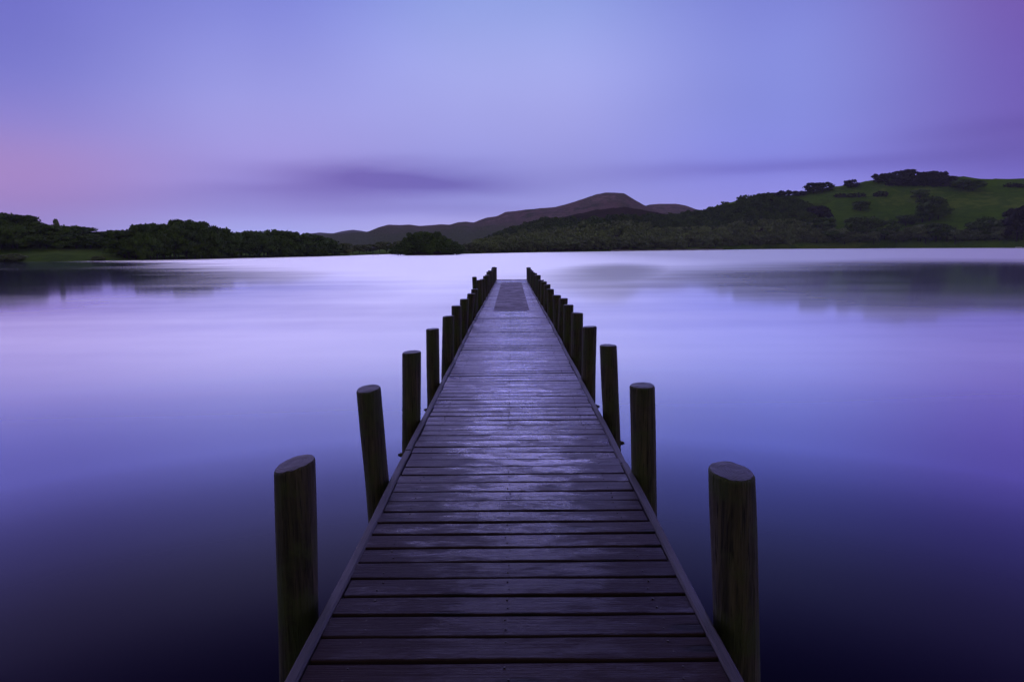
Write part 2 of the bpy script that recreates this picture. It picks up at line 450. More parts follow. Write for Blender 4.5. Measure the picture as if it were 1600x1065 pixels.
class Ridge:
    """ridge of real depth: rises from r0(az) to its crest at rc and falls again behind it."""
    def __init__(s, pts, rc, r0, rough, power=1.25, sub=0.0):
        s.c = crest(pts); s.rc = rc; s.r0 = r0; s.rough = rough; s.p = power; s.sub = sub
    def h(s, a, r):
        r0 = s.r0(a) if callable(s.r0) else s.r0
        rc = s.rc(a) if callable(s.rc) else s.rc
        H = max(CAM_H + rc * s.c(a) - s.sub, 0.5)
        x, y = r * math.sin(a), r * math.cos(a)
        n = nz(x, y, rc * 0.1, 0.012) - 0.5 * abs(nz(x, y, 7.0, 0.02))
        if r <= rc:
            t = max((r - r0) / (rc - r0), 0.0)
            base = H * (t ** s.p * (1 - t * 0.0))
            wgt = t * (1 - t) * 2.2 + 0.12 * t
            return base + n * s.rough * H * wgt + (0.25 if t > 0 else 0)
        t = (r - rc) / (rc * 0.6)
        return H * (1 - t * t * (1.6 if t < 0.8 else 1.6)) + n * s.rough * H * 0.3
def polar_mesh(name, f, a0, a1, na, rfun, nr, m, **props):
    V = []; F = []
    for i in range(na + 1):
        a = a0 + (a1 - a0) * i / na
        rs = rfun(a)
        for j in range(nr + 1):
            r = rs[0] + (rs[1] - rs[0]) * (j / nr)
            z = f(a, r)
            if j == 0: z = -1.5
            V.append((r * math.sin(a), r * math.cos(a), z))
    for i in range(na):
        for j in range(nr):
            k = i * (nr + 1) + j
            F.append((k, k + nr + 1, k + nr + 2, k + 1))
    return link(name, new_mesh(name, V, F, m, True), kind='structure', **props)

A = lambda px: azsl(px, 386)[0]
# low shore ground all round
def low(a, r):
    s = shore_r(a)
    t = r - s
    left = min(max((A(560) - a) / 0.1, 0), 1)
    mead = min(max((A(205) - a) / 0.03, 0), 1)
    left = left + mead * 0.0
    return -0.35 + mead * 0.075 * min(max(t, 0), 30) + min(t, 6) * 0.13 + max(t - 6, 0) * 0.006 + left * min(max(t - 20, 0) * 0.09, 4.0) + nz(r * math.sin(a), r * math.cos(a), 0, 0.05) * 0.25
polar_mesh('shore_ground', low, R(-100), R(100), 420, lambda a: (shore_r(a) - 2, shore_r(a) + 330), 60, M_SHORE)
E = Ridge([(700, 392), (900, 372), (1060, 340), (1120, 322), (1180, 306), (1230, 305.5), (1250, 301), (1290, 293.5), (1330, 288), (1365, 281), (1400, 277), (1440, 276), (1480, 275.5),
           (1500, 275), (1530, 278), (1560, 279.3), (1600, 278.3), (1700, 274), (1900, 290), (2300, 320), (3000, 360)], 560, lambda a: shore_r(a) - 4, 0.05, 1.05)
D = Ridge([(690, 395), (750, 382), (785, 366), (820, 354), (880, 339), (930, 328), (975, 323), (1010, 329), (1060, 338), (1100, 334), (1140, 321), (1165, 312), (1200, 310),
           (1240, 316), (1265, 326), (1290, 345), (1320, 372), (1345, 389), (1500, 400)], 490, lambda a: shore_r(a) + 3, 0.06, 1.05)
B = Ridge([(300, 388), (440, 376), (500, 367), (540, 364.5), (575, 362), (590, 356), (607, 350.5), (625, 351), (640, 350), (655, 352), (690, 350), (703, 351), (715, 347), (728, 346), (740, 347.5),
           (760, 340.5), (775, 338.5), (790, 332), (800, 331), (830, 327), (868, 323), (900, 313), (930, 303), (945, 300.3), (960, 300), (975, 302), (990, 310.5), (1003, 318),
           (1030, 330), (1100, 345), (1250, 365), (1500, 388)], 950, 560, 0.16, 1.1)
C = Ridge([(850, 372), (960, 340), (1000, 324), (1013, 319.5), (1030, 317.5), (1055, 318), (1072, 321), (1088, 327), (1110, 329), (1200, 345), (1500, 380)], 1150, 800, 0.12, 1.1)
FA = Ridge([(200, 392), (400, 380), (480, 365), (500, 363), (520, 364.5), (535, 361), (552, 358.7), (566, 360.5), (590, 366), (640, 372), (900, 388)], 1500, 1000, 0.04, 1.1)
polar_mesh('pasture_hill', E.h, A(900), A(3000), 420, lambda a: (shore_r(a) + 1, 560 * 1.35), 90, M_PASTURE, label='green pasture hill on the right bank')
polar_mesh('wooded_hill', D.h, A(640), A(1345), 300, lambda a: (shore_r(a) + 5, 490 * 1.25), 70, M_BRACKEN)
polar_mesh('fell', B.h, A(300), A(1500), 420, lambda a: (560, 950 * 1.25), 80, M_MOOR)
polar_mesh('fell', C.h, A(850), A(1500), 160, lambda a: (800, 1150 * 1.2), 50, M_MOOR)
polar_mesh('distant_fell', FA.h, A(200), A(900), 160, lambda a: (1000, 1500 * 1.15), 40, M_FAR)

V = []; F = []
for i in range(161):
    px = 955 + 175 * i / 160
    a = A(px); r0 = shore_r(a) - 1.2 + 0.8 * noise.noise(Vector((i * 0.11, 0, 0)))
    wd = 5.5 * math.sin(math.pi * i / 160) ** 0.5 * (1 + 0.4 * noise.noise(Vector((i * 0.2, 4, 0))))
    for j in range(5):
        r = r0 + wd * j / 4
        V.append((r * math.sin(a), r * math.cos(a), -0.15 + 0.20 * j + 0.12 * noise.noise(Vector((i * 0.6, j * 0.9, 1)))))
for i in range(160):
    for j in range(4):
        k = i * 5 + j; F.append((k, k + 5, k + 6, k + 1))
M_SHINGLE = m_land('shingle', [(0.35, (0.10, 0.09, 0.09, 1)), (0.5, (0.22, 0.19, 0.19, 1)), (0.65, (0.36, 0.32, 0.31, 1))], 0.15, 0.3)
link('shingle_bank', new_mesh('shingle_bank', V, F, M_SHINGLE, False), kind='structure')

# ------------------------------------------------------------------ trees
ICO = None
def ico():
    global ICO
    if ICO is None:
        import bmesh
        bm = bmesh.new(); bmesh.ops.create_icosphere(bm, subdivisions=1, radius=1)
        ICO = (np.array([v.co[:] for v in bm.verts]), [tuple(v.index for v in f.verts) for f in bm.faces])
        bm.free()
    return ICO
def crown_quads(rs, n_clump, per, H=1.0, wid=0.42, base=0.18, leaf=0.035, shape=0.0):
    """unit-height crown of leaf clumps; returns (n,4,3)."""
    out = []
    cs = []
    for i in range(n_clump):
        t = rs.random() ** 0.85
        z = base + 0.08 + (0.93 - base - 0.08) * t
        prof = math.sin(math.pi * min(max((z - base) / (1.02 - base), 0.03), 0.97)) ** (0.6 + shape)
        rr = wid * prof * (0.35 + 0.65 * math.sqrt(rs.random()))
        a = rs.random() * 2 * math.pi
        cr = rs.uniform(0.09, 0.17) * (0.75 + 0.5 * prof)
        z = min(z, 1.0 - cr * 0.8)
        cs.append((rr * math.cos(a), rr * math.sin(a), z, cr))
    for (x, y, z, cr) in cs:
        d = rs.normal(size=(per, 3)); d /= np.linalg.norm(d, axis=1)[:, None]
        d[:, 2] = np.where(d[:, 2] < -0.55, -d[:, 2] * 0.5, d[:, 2])
        rad = cr * rs.uniform(0.72, 1.12, size=(per, 1))
        p = np.array([x, y, z]) + d * rad * np.array([1, 1, 0.82])
        nrm = d + rs.normal(size=(per, 3)) * 0.55; nrm /= np.linalg.norm(nrm, axis=1)[:, None]
        u = np.cross(nrm, rs.normal(size=(per, 3))); u /= np.linalg.norm(u, axis=1)[:, None]
        v = np.cross(nrm, u)
        s = leaf * rs.uniform(0.6, 1.4, size=(per, 1))
        out.append(np.stack([p - u * s - v * s * 0.7, p + u * s - v * s * 0.7, p + u * s * 0.8 + v * s, p - u * s * 0.8 + v * s], 1))
    return np.concatenate(out), cs
def crown_mesh(name, seed, m, **kw):
    rs = np.random.default_rng(seed)
    q, cs = crown_quads(rs, **kw)
    V = q.reshape(-1, 3).tolist(); F = [(i * 4, i * 4 + 1, i * 4 + 2, i * 4 + 3) for i in range(len(q))]
    iv, iF = ico()
    for (x, y, z, cr) in cs:          # leafy heart of each clump
        b = len(V)
        vv = iv * (cr * 0.74) * (1 + rs.uniform(-0.2, 0.2, size=(len(iv), 1))) * np.array([1, 1, 0.8]) + np.array([x, y, z])
        V += vv.tolist(); F += [tuple(b + i for i in f) for f in iF]
    return new_mesh(name, V, F, m)
def trunk_mesh(name, seed, base=0.25):
    rs = np.random.default_rng(seed)
    gg = Geo()
    def limb(p0, p1, r0, r1, n=6):
        p0 = Vector(p0); p1 = Vector(p1); d = (p1 - p0).normalized()
        u = d.orthogonal().normalized(); v = d.cross(u)
        mid = (p0 + p1) / 2 + u * rs.uniform(-0.02, 0.02)
        V = []
        for p, r in ((p0, r0), (mid, (r0 + r1) / 2), (p1, r1)):
            for k in range(n):
                a = 2 * math.pi * k / n
                V.append(p + (u * math.cos(a) + v * math.sin(a)) * r)
        F = []
        for i in range(2):
            for k in range(n):
                F.append((i * n + k, i * n + (k + 1) % n, (i + 1) * n + (k + 1) % n, (i + 1) * n + k))
        gg.add(V, F)
    limb((0, 0, -0.06), (0.01, 0, base + 0.12), 0.032, 0.022)
    for i in range(6):
        a = i * 1.05 + rs.uniform(0, 0.6)
        rr = rs.uniform(0.12, 0.26)
        limb((0.01, 0, base + rs.uniform(-0.04, 0.12)), (rr * math.cos(a), rr * math.sin(a), rs.uniform(0.5, 0.8)), 0.016, 0.005, 5)
    return gg.mesh(name, M_BARK)
PROTO = {}
for kind, m in (('dark', M_LEAF), ('shore', M_LEAF2), ('copse', M_LEAF3)):
    PROTO[kind] = [
        crown_mesh('crown_mesh', 101, m, n_clump=34, per=75, wid=0.40, base=0.08, leaf=0.026),
        crown_mesh('crown_mesh', 102, m, n_clump=30, per=75, wid=0.50, base=0.14, leaf=0.028),
        crown_mesh('crown_mesh', 103, m, n_clump=38, per=70, wid=0.46, base=0.05, leaf=0.026, shape=-0.15),
        crown_mesh('crown_mesh', 104, m, n_clump=26, per=85, wid=0.34, base=0.16, leaf=0.030, shape=0.2),
        crown_mesh('crown_mesh', 105, m, n_clump=32, per=70, wid=0.55, base=0.22, leaf=0.026, shape=-0.1),
        crown_mesh('crown_mesh', 106, m, n_clump=18, per=90, wid=0.15, base=0.15, leaf=0.030, shape=1.2),
    ]
TRUNK = [trunk_mesh('trunk_mesh', 200 + i) for i in range(3)]
NTREE = [0]
def tree(x, y, zb, h, wscale, kind, label, group=None, proto=None, name='broadleaf_tree', cat='tree'):
    i = random.randrange(5) if proto is None else proto
    o = link(name, None, loc=(x, y, zb), label=label, category=cat)
    if group: o['group'] = group
    o.scale = (h * wscale, h * wscale, h)
    o.rotation_euler = (0, 0, random.uniform(0, 6.28))
    link('crown', PROTO[kind][i], o)
    link('trunk', random.choice(TRUNK), o)
    NTREE[0] += 1
    return o
def polar_xy(a, r): return r * math.sin(a), r * math.cos(a)
def top_z(px, py, r):
    return CAM_H + r * azsl(px, py)[1]
def ground_hit(ridge, px, py, rlo, rhi):
    """first r where the ray through the pixel meets the ridge surface"""
    a, s = azsl(px, py)
    r = rlo
    while r < rhi:
        if ridge.h(a, r) >= CAM_H + r * s: return a, r, ridge.h(a, r)
        r += 1.0
    return a, rhi, ridge.h(a, rhi)

# ---- wood on the left bank
skyL = [(-160, 330), (-100, 334), (-40, 336), (0, 333), (12, 333), (25, 337), (36, 337), (45, 346), (55, 345.5), (66, 346), (76, 352), (88, 352), (105, 353), (115, 353.5), (125, 353.5), (135, 360), (150, 362), (170, 363),
        (185, 360), (196, 362), (203, 357), (215, 351), (240, 349.5), (262, 344), (280, 345), (300, 345), (320, 348), (335, 352), (350, 357), (362, 361), (385, 360.5), (410, 361),
        (425, 359), (440, 361), (460, 363), (480, 365), (495, 367.5), (506, 373), (516, 380), (526, 388)]
skf = interp(skyL)
GL = 'trees packed along the left bank'
px = -150.0
k = 0
while px < 528:
    meadow = px < 195
    for row in range(2):
        pxx = px + random.uniform(-2.5, 2.5) + row * 5
        if pxx > 524: continue
        a = A(pxx)
        rs = shore_r(a)
        off = (33 if meadow else 9) if row == 0 else (25 if meadow else 3)
        r = rs + off + random.uniform(-1.5, 1.5)
        sky = skf(pxx)
        if row == 0: tp = sky + random.choice((-1.0, 0, 0.5, 2.5, 4.5))
        else: tp = sky + (400 - sky) * random.uniform(0.15, 0.45)
        zb = low(a, r)
        h = max(top_z(pxx, tp, r) - zb, 1.2)
        wpx = random.uniform(24, 46) if row == 0 else random.uniform(22, 32)
        if pxx > 495: wpx *= 0.7
        w_m = wpx * r / FPX
        x, y = polar_xy(a, r)
        reg = ('dark broadleaf tree in the wood behind the lakeside meadow at far left' if meadow
               else ('dark broadleaf tree in the rounded wood left of the jetty' if pxx < 362 else 'dark broadleaf tree on the low wooded point tapering toward the islet'))
        if row == 1: reg = reg.replace('dark broadleaf tree', 'shorter broadleaf tree at the front edge') .replace('edge in the', 'edge of the').replace('edge on the', 'edge of the').replace('edge behind', 'edge behind')
        if row == 1 and meadow: reg = 'shorter tree on the meadow side of the wood at far left'
        sink = 0.0 if meadow else 0.07 * h
        tree(x, y, zb - 0.2 - sink, h + 0.2 + sink, w_m / h / 0.95, 'dark', reg, GL, proto=random.randrange(5))
    px += 11.5
# pale slender tree standing above the others
a = A(91); r = shore_r(a) + 34; x, y = polar_xy(a, r); zb = low(a, r)
tree(x, y, zb, top_z(91, 342.5, r) - zb, 0.6, 'shore', 'pale slender tree rising above the far left wood', proto=5, name='slender_tree')
# bushes on the meadow's lake edge
for i, (bx, bt, wd, lab) in enumerate([(4, 398, 22, 'rounded shrub at the water edge at the photo\'s left border'), (22, 396, 20, 'bright green shrub on the meadow edge near the left border'), (152, 400, 14, 'small shrub at the right end of the lakeside meadow')]):
    a = A(bx); r = shore_r(a) + 2.5; x, y = polar_xy(a, r); zb = low(a, r)
    h = top_z(bx, bt, r) - zb
    tree(x, y, zb - 0.15, h + 0.15, wd * r / FPX / h, 'shore', lab, proto=2, name='shrub', cat='shrub')

# ---- wooded islet
ci = hit_z(667, 398.6); ri = math.hypot(ci.x, ci.y); ai = math.atan2(ci.x, ci.y)
V = []; F = []
for j in range(9):
    q = j / 8
    for i in range(48):
        t = 2 * math.pi * i / 48
        rx = 9.6 * (1 + 0.08 * math.sin(3 * t + 1)); ry = 4.6
        V.append((rx * (1 - q) * math.cos(t), ry * (1 - q) * math.sin(t), -0.6 + 1.7 * (1 - (1 - q) ** 2) + 0.12 * noise.noise(Vector((math.cos(t) * 3, math.sin(t) * 3, q * 3)))))
for j in range(8):
    for i in range(48):
        F.append((j * 48 + i, j * 48 + (i + 1) % 48, (j + 1) * 48 + (i + 1) % 48, (j + 1) * 48 + i))
isl = link('islet_ground', new_mesh('islet_ground', V, F, M_BRACKEN, True), kind='structure')
isl.location = (ri * math.sin(ai), ri * math.cos(ai) + 3.5, 0); isl.rotation_euler.z = -ai
skI = interp([(612, 397), (618, 386), (624, 380), (632, 375), (640, 366), (648, 363), (660, 361.5), (672, 362.5), (682, 362), (690, 367), (700, 374), (708, 377), (716, 385), (721, 394)])
for i, bx in enumerate([620, 626, 633, 639, 645, 651, 657, 663, 669, 676, 682, 688, 694, 700, 706, 712, 717]):
    for row in range(2):
        b2 = bx + random.uniform(-1, 1) + row * 3
        if b2 > 719: continue
        a = A(b2); r = ri + 3.5 + (1.8 if row == 0 else -1.2)
        x, y = polar_xy(a, r); zb = 0.35
        sk = skI(b2); tp = sk + random.choice((-0.5, 0.5, 2.5)) if row == 0 else sk + (396 - sk) * random.uniform(0.25, 0.6)
        h = max(top_z(b2, tp, r) - zb, 0.9)
        tree(x, y, zb - 0.4, h + 0.4, random.uniform(15, 24) * r / FPX / h / 0.95, 'dark', 'green tree crowded on the small wooded islet' if row == 0 else 'low front tree overhanging the islet\'s shoreline', 'trees on the small islet')

# ---- shoreline trees opposite
px = 530.0
while px < 1292:
    a = A(px); rs = shore_r(a)
    if not (612 < px < 716 and False):
        r = rs + random.uniform(4, 9)
        x, y = polar_xy(a, r); zb = max(low(a, r), D.h(a, r) if px > 660 else -1) - 0.3
        base_py = project(x, y, 0)[1]
        hp = random.uniform(12, 19) if px < 1060 else random.uniform(13, 21)
        if px < 620: hp = random.uniform(12, 18)
        h = hp * r / FPX + 0.3
        tree(x, y, zb, h, random.uniform(15, 24) * r / FPX / h, 'shore', ('waterside tree between the low wooded point and the islet' if px < 617 else 'far shore tree mostly hidden behind the wooded islet' if px < 720
              else 'far shore tree just right of the islet, left of the jetty end' if px < 780 else 'far shore tree directly beyond the gap between the jetty end posts' if px < 830
              else 'far shore tree right of the jetty end, left of the pale shingle bank' if px < 955 else 'waterside tree standing behind the pale shingle bank' if px < 1130
              else 'pale waterside tree below the dark wooded hill, right of the shingle'),
             'waterside trees on the far shore' if px < 1130 else 'waterside trees below the wooded hill')
    px += 10.5
px = 1296.0
while px < 1680:
    a = A(px); rs = shore_r(a)
    r = rs + random.uniform(3, 9)
    x, y = polar_xy(a, r); zb = E.h(a, r) - 0.3
    h = random.uniform(11, 20) * r / FPX + 0.3
    tree(x, y, zb, h, random.uniform(14, 26) * r / FPX / h, 'shore', ('bushy waterside tree below the left half of the pasture, left of its tallest tree' if px < 1430 else 'bushy waterside tree below the right half of the pasture' if px < 1560 else 'bushy waterside tree under the big dark trees at the right edge'), 'waterside trees below the pasture')
    px += 11.5
# named trees of the pasture: (px centre, base py, top py, width px, kind, label)
FT = [
 (1207, 316, 301.5, 24, 'copse', 'rounded skyline tree left of the lollipop shaped one'),
 (1226, 312, 297, 17, 'copse', 'lollipop shaped lone tree on the skyline where wood meets pasture'),
 (1248, 305, 298, 18, 'copse', 'low bush on the skyline just left of the pair of round trees'),
 (1271, 298, 285.5, 24, 'copse', 'left one of two rounded trees touching on the pasture skyline'),
 (1286, 297, 285, 24, 'copse', 'right one of two rounded trees touching on the pasture skyline'),
 (1330, 290, 280.5, 17, 'copse', 'small lone tree on the bare skyline left of the hilltop copse'),
 (1373, 281, 271, 14, 'copse', 'leftmost tree of the hilltop copse, a little apart'),
 (1473, 276, 267.5, 11, 'copse', 'tiny lone tree on the skyline right of the hilltop copse'),
 (1437, 313, 296, 22, 'dark', 'dark round tree standing alone on the pasture below the copse'),
 (1452, 345, 307, 34, 'dark', 'tallest dark tree in the middle of the pasture'),
 (1466, 344, 318, 26, 'dark', 'dark tree on the right flank of the pasture\'s tallest tree'),
 (1441, 348, 330, 24, 'dark', 'dark tree on the lower left flank of the pasture\'s tallest tree'),
 (1505, 296, 281, 28, 'dark', 'left tree of the dark pair high on the pasture right of the copse'),
 (1520, 298, 282, 24, 'dark', 'right tree of the dark pair high on the pasture right of the copse'),
 (1344, 330, 314, 22, 'dark', 'faint low tree in the left part of the pasture'),
 (1415, 353, 336, 24, 'dark', 'small dark tree downhill left of the pasture\'s tallest tree'),
 (1336, 374, 340, 30, 'dark', 'tall tree at the pasture foot, left one of a close pair'),
 (1356, 374, 338, 28, 'dark', 'tall tree at the pasture foot, right one of a close pair'),
 (1382, 375, 343, 30, 'dark', 'broad tree at the pasture foot between the close pair and the pale gap'),
 (1300, 378, 360, 30, 'dark', 'squat tree at the lower left corner of the pasture'),
 (1438, 378, 351, 22, 'shore', 'slender grey green tree below the pasture\'s tallest tree'),
 (1462, 378, 349, 30, 'dark', 'bushy tree at the pasture foot below the tallest tree'),
 (1478, 378, 354, 24, 'dark', 'tree on the right of the bushy tree below the tallest tree'),
 (1523, 374, 346, 26, 'dark', 'dark tree at the left end of the line below the right pasture'),
 (1539, 368, 339, 22, 'dark', 'pointed tall tree in the line below the right pasture'),
 (1553, 374, 347, 26, 'dark', 'tree between the pointed tall tree and the big dark right edge trees'),
 (1571, 372, 342, 24, 'shore', 'paler tree just left of the big dark right edge trees'),
 (1588, 378, 326, 34, 'copse', 'big dark tree at the right edge, left one of two'),
 (1606, 378, 322, 36, 'copse', 'big dark tree cut by the right edge of the photo'),
 (1276, 352, 322, 34, 'copse', 'dark tree at the right end of the hillside wood, upper one'),
 (1284, 366, 340, 34, 'dark', 'dark tree at the right end of the hillside wood, lower one'),
]
for (bx, bp, tp, wd, kd, lab) in FT:
    if 1200 < bx < 1340 and bp < 320 or 1360 < bx < 1480 and bp < 290:
        a, s = azsl(bx, bp); r = 552.0; zb = E.h(a, r) - 1.0
    else:
        a, r, zb = ground_hit(E, bx, bp, shore_r(A(bx)) + 2, 559)
        zb -= 0.4
    x, y = polar_xy(a, r)
    h = top_z(bx, tp, r) - zb
    tree(x, y, zb, h, wd * r / FPX / h / 0.95, kd, lab, proto=1 if wd > 20 else 4)
# hilltop copse
skc = interp([(1366, 272), (1380, 270), (1392, 268), (1400, 266.5), (1412, 264), (1420, 268), (1432, 269), (1444, 267), (1452, 267.5), (1462, 272), (1476, 275), (1484, 281)])
px = 1374.0
while px < 1486:
    for row in range(3):
        b2 = px + random.uniform(-2.5, 2.5)
        if row == 0:
            a = A(b2); r = 554.0; zb = E.h(a, r)
        else:
            gp = (286, 290)[row - 1] + random.uniform(-1, 1)
            if b2 < 1390 + 8 * row: continue
            a, r, zb = ground_hit(E, b2, gp, shore_r(A(b2)) + 2, 552)
        zb -= 0.8
        x, y = polar_xy(a, r)
        tp = skc(b2) + random.uniform(0, 1.5) if row == 0 else random.uniform(273, 279)
        h = max(top_z(b2, tp, r) - zb, 3)
        tree(x, y, zb, h, random.uniform(13, 20) * r / FPX / h, 'copse', ('dark tree on the back skyline row of the hilltop copse', 'dark tree in the thick middle of the hilltop copse', 'dark tree on the lower front edge of the hilltop copse')[row], 'trees of the hilltop copse')
    px += 9.5

# ---- hillside woods: a far mass of crowns on the wooded hill
def wood_mass(name, ridge, region, n, size, m, label, seed):
    rs = np.random.default_rng(seed)
    protos = [crown_quads(np.random.default_rng(300 + i), n_clump=12, per=20, wid=0.45, base=0.0, leaf=0.07)[0] for i in range(5)]
    iv, iF = ico()
    Q = []
    cnt = 0; tries = 0
    while cnt < n and tries < n * 30:
        tries += 1
        px = rs.uniform(region[0], region[1]); rr = rs.uniform(region[2], region[3])
        a = A(px)
        r = shore_r(a) + 8 + rr * (ridge.rc - shore_r(a) - 6)
        z = ridge.h(a, r)
        x, y = polar_xy(a, r)
        pp = project(x, y, z)
        if rs.random() > region[4](pp[0], pp[1]): continue
        s = size * rs.uniform(0.7, 1.45)
        q = protos[rs.integers(5)] * np.array([s * rs.uniform(0.9, 1.3), s * rs.uniform(0.9, 1.3), s]) 
        t = rs.uniform(0, 6.28); ct, st = math.cos(t), math.sin(t)
        q = q @ np.array([[ct, st, 0], [-st, ct, 0], [0, 0, 1]])
        Q.append(q + np.array([x, y, z - 0.3 * s]))
        cnt += 1
    return link(name, quads_mesh(name, np.concatenate(Q), m), kind='stuff', label=label, category='woodland')
def dens(px, py):
    lim = np.interp(px, [640, 860, 930, 1060, 1100, 1140, 1260, 1330], [345, 346, 345, 338, 322, 306, 300, 340])
    d = 1.0 if py > lim else 0.0
    return d
wood_mass('hillside_wood', D, (745, 1325, 0.0, 0.42, dens), 1000, 4.8, M_LEAF4, 'pale green lower belt of wood on the slope behind the far shore', 5)
wood_mass('hillside_wood', D, (745, 1325, 0.36, 0.99, dens), 1900, 3.7, M_LEAF, 'darker upper wood climbing the slope to the skyline', 6)

# ---- hedges on the pasture
def hedge(pts, label, hh, seed):
    rs = np.random.default_rng(seed)
    Q = []; root = None
    (x0p, y0p), (x1p, y1p) = pts
    n = max(int(abs(x1p - x0p) / 1.6), 3)
    for i in range(n):
        f = i / (n - 1)
        a, r, z = ground_hit(E, x0p + (x1p - x0p) * f, y0p + (y1p - y0p) * f, shore_r(A(x0p)) + 2, 556)
        x, y = polar_xy(a, r)
        if root is None: root = Vector((x, y, z))
        q = crown_quads(rs, 5, 24, wid=0.5, base=0.0, leaf=0.09)[0] * hh * rs.uniform(0.75, 1.35)
        Q.append(q + np.array([x - root.x, y - root.y, z - root.z - 0.1 * hh]))
    link('hedge', quads_mesh('hedge', np.concatenate(Q), M_LEAF3), loc=root, label=label, category='hedge')
hedge([(1306, 309), (1352, 308)], 'ragged dark hedge across the left part of the upper pasture', 2.6, 1)
hedge([(1367, 307.5), (1384, 307)], 'short dark hedge piece below the left end of the hilltop copse', 3.0, 2)
hedge([(1569, 292), (1640, 297)], 'long dark hedge near the hilltop at the right edge', 2.2, 3)
hedge([(1384, 290), (1482, 292)], 'low dark hedge along the lower edge of the hilltop copse', 3.0, 4)

# ---- small white boats drawn up on the shores
def boat(px, py, L, rot, label):
    p = hit_z(px, py)
    root = link('rowing_boat', None, loc=(p.x, p.y, 0.02), label=label, category='boat')
    root.rotation_euler.z = rot
    st = []
    gg = Geo(); n = 9
    V = []; F = []
    for i in range(n):
        t = i / (n - 1); x = (t - 0.5) * L
        wd = 0.19 * L * (1 - (2 * t - 0.75) ** 2 * 0.55) * (1 if t < 0.98 else 0.15)
        for (yy, zz) in ((-1, 0.34), (-0.8, 0.05), (0, -0.08), (0.8, 0.05), (1, 0.34), (0.85, 0.30), (0, 0.06), (-0.85, 0.30)):
            V.append((x, yy * wd, zz * L * 0.42 + (0.03 * L * t if abs(yy) > 0.8 else 0)))
    for i in range(n - 1):
        for j in range(8):
            F.append((i * 8 + j, (i + 1) * 8 + j, (i + 1) * 8 + (j + 1) % 8, i * 8 + (j + 1) % 8))
    F.append(tuple(range(8))); F.append(tuple((n - 1) * 8 + j for j in reversed(range(8))))
    gg.add(V, F)
    link('hull', gg.mesh('hull', M_WHITE), root)
    for sx in (-0.2, 0.12):
        g2 = Geo(); g2.box(sx * L - 0.1, sx * L + 0.1, -0.16 * L, 0.16 * L, 0.09 * L, 0.1 * L)
        link('seat', g2.mesh('seat', M_BEAM), root)
boat(587, 398.1, 2.2, 0.2, 'small white boat by the far shore between the wooded point and the islet')
boat(1592, 387.4, 3.2, 0.1, 'small white boat by the shore at the right edge')

# ------------------------------------------------------------------ jetty
J = link('jetty', None, loc=(0, 0, 0), label='long narrow wooden jetty with round posts reaching into the lake', category='jetty')
Y0, Y1 = -2.6, 31.6
def hw(y):    # half width to the outer face of the kerbs
    return 0.80 if y < 13 else 0.80 - 0.085 * min((y - 13) / 16.0, 1.0)
PITCH = 0.1575
gk = Geo()
rj = random.Random(3)
y = Y0; idx = 0
while y < Y1:
    bw = PITCH - rj.uniform(0.009, 0.016)
    hwid = hw(y) - 0.054
    xl = -hwid - rj.uniform(-0.004, 0.010); xr = hwid + rj.uniform(-0.004, 0.010)
    tilt = rj.uniform(-0.0028, 0.0028); twist = rj.uniform(-0.0022, 0.0022); skew = rj.uniform(-0.004, 0.004); dz = rj.uniform(-0.002, 0.002); cup = rj.uniform(0.0, 0.0015)
    ph = rj.uniform(0, 9)
    prof = [(0, -0.035), (0, -0.006), (0.0035, -0.001), (0.008, 0.0004), (bw * 0.5, -cup), (bw - 0.008, 0.0004), (bw - 0.0035, -0.001), (bw, -0.006), (bw, -0.035)]
    stations = []
    for i in range(15):
        t = i / 14
        x = xl + (xr - xl) * t
        e = 0.0012 * math.sin(ph + t * 11) + 0.0030 * noise.noise(Vector((x * 3, y * 5, 2)))
        wz = 0.0012 * math.sin(ph * 2 + t * 5)
        stations.append(lambda p, x=x, e=e, wz=wz, t=t, y=y, tilt=tilt, twist=twist: (x, y + p[0] * (1 + 0.0) + skew * (t - 0.5) + (e if p[0] < bw * 0.4 else -e), DECK + dz + wz + p[1] + (tilt + twist * (t - 0.5)) * (p[0] / bw - 0.5) * 2))
    gk.prism(prof, stations)
    y += PITCH; idx += 1
# nail heads, two per board over each stringer
y = Y0; 
while y < Y1:
    for sx in (-0.60, -0.03, 0.60):
        if abs(sx) > hw(y) - 0.12: continue
        for f in (0.28, 0.72):
            cx = sx + rj.uniform(-0.012, 0.012); cy = y + PITCH * f
            V = [(cx + 0.0042 * math.cos(2 * math.pi * i / 8), cy + 0.0042 * math.sin(2 * math.pi * i / 8), z) for z in (DECK - 0.004, DECK + 0.0020) for i in range(8)]
            gk.add(V, [tuple(range(8, 16))] + [(i, (i + 1) % 8, 8 + (i + 1) % 8, 8 + i) for i in range(8)], 1)
    y += PITCH
link('deck', gk.mesh('deck', [M_DECK, M_IRON]), J, label='wet planked deck with dark gaps between its boards')

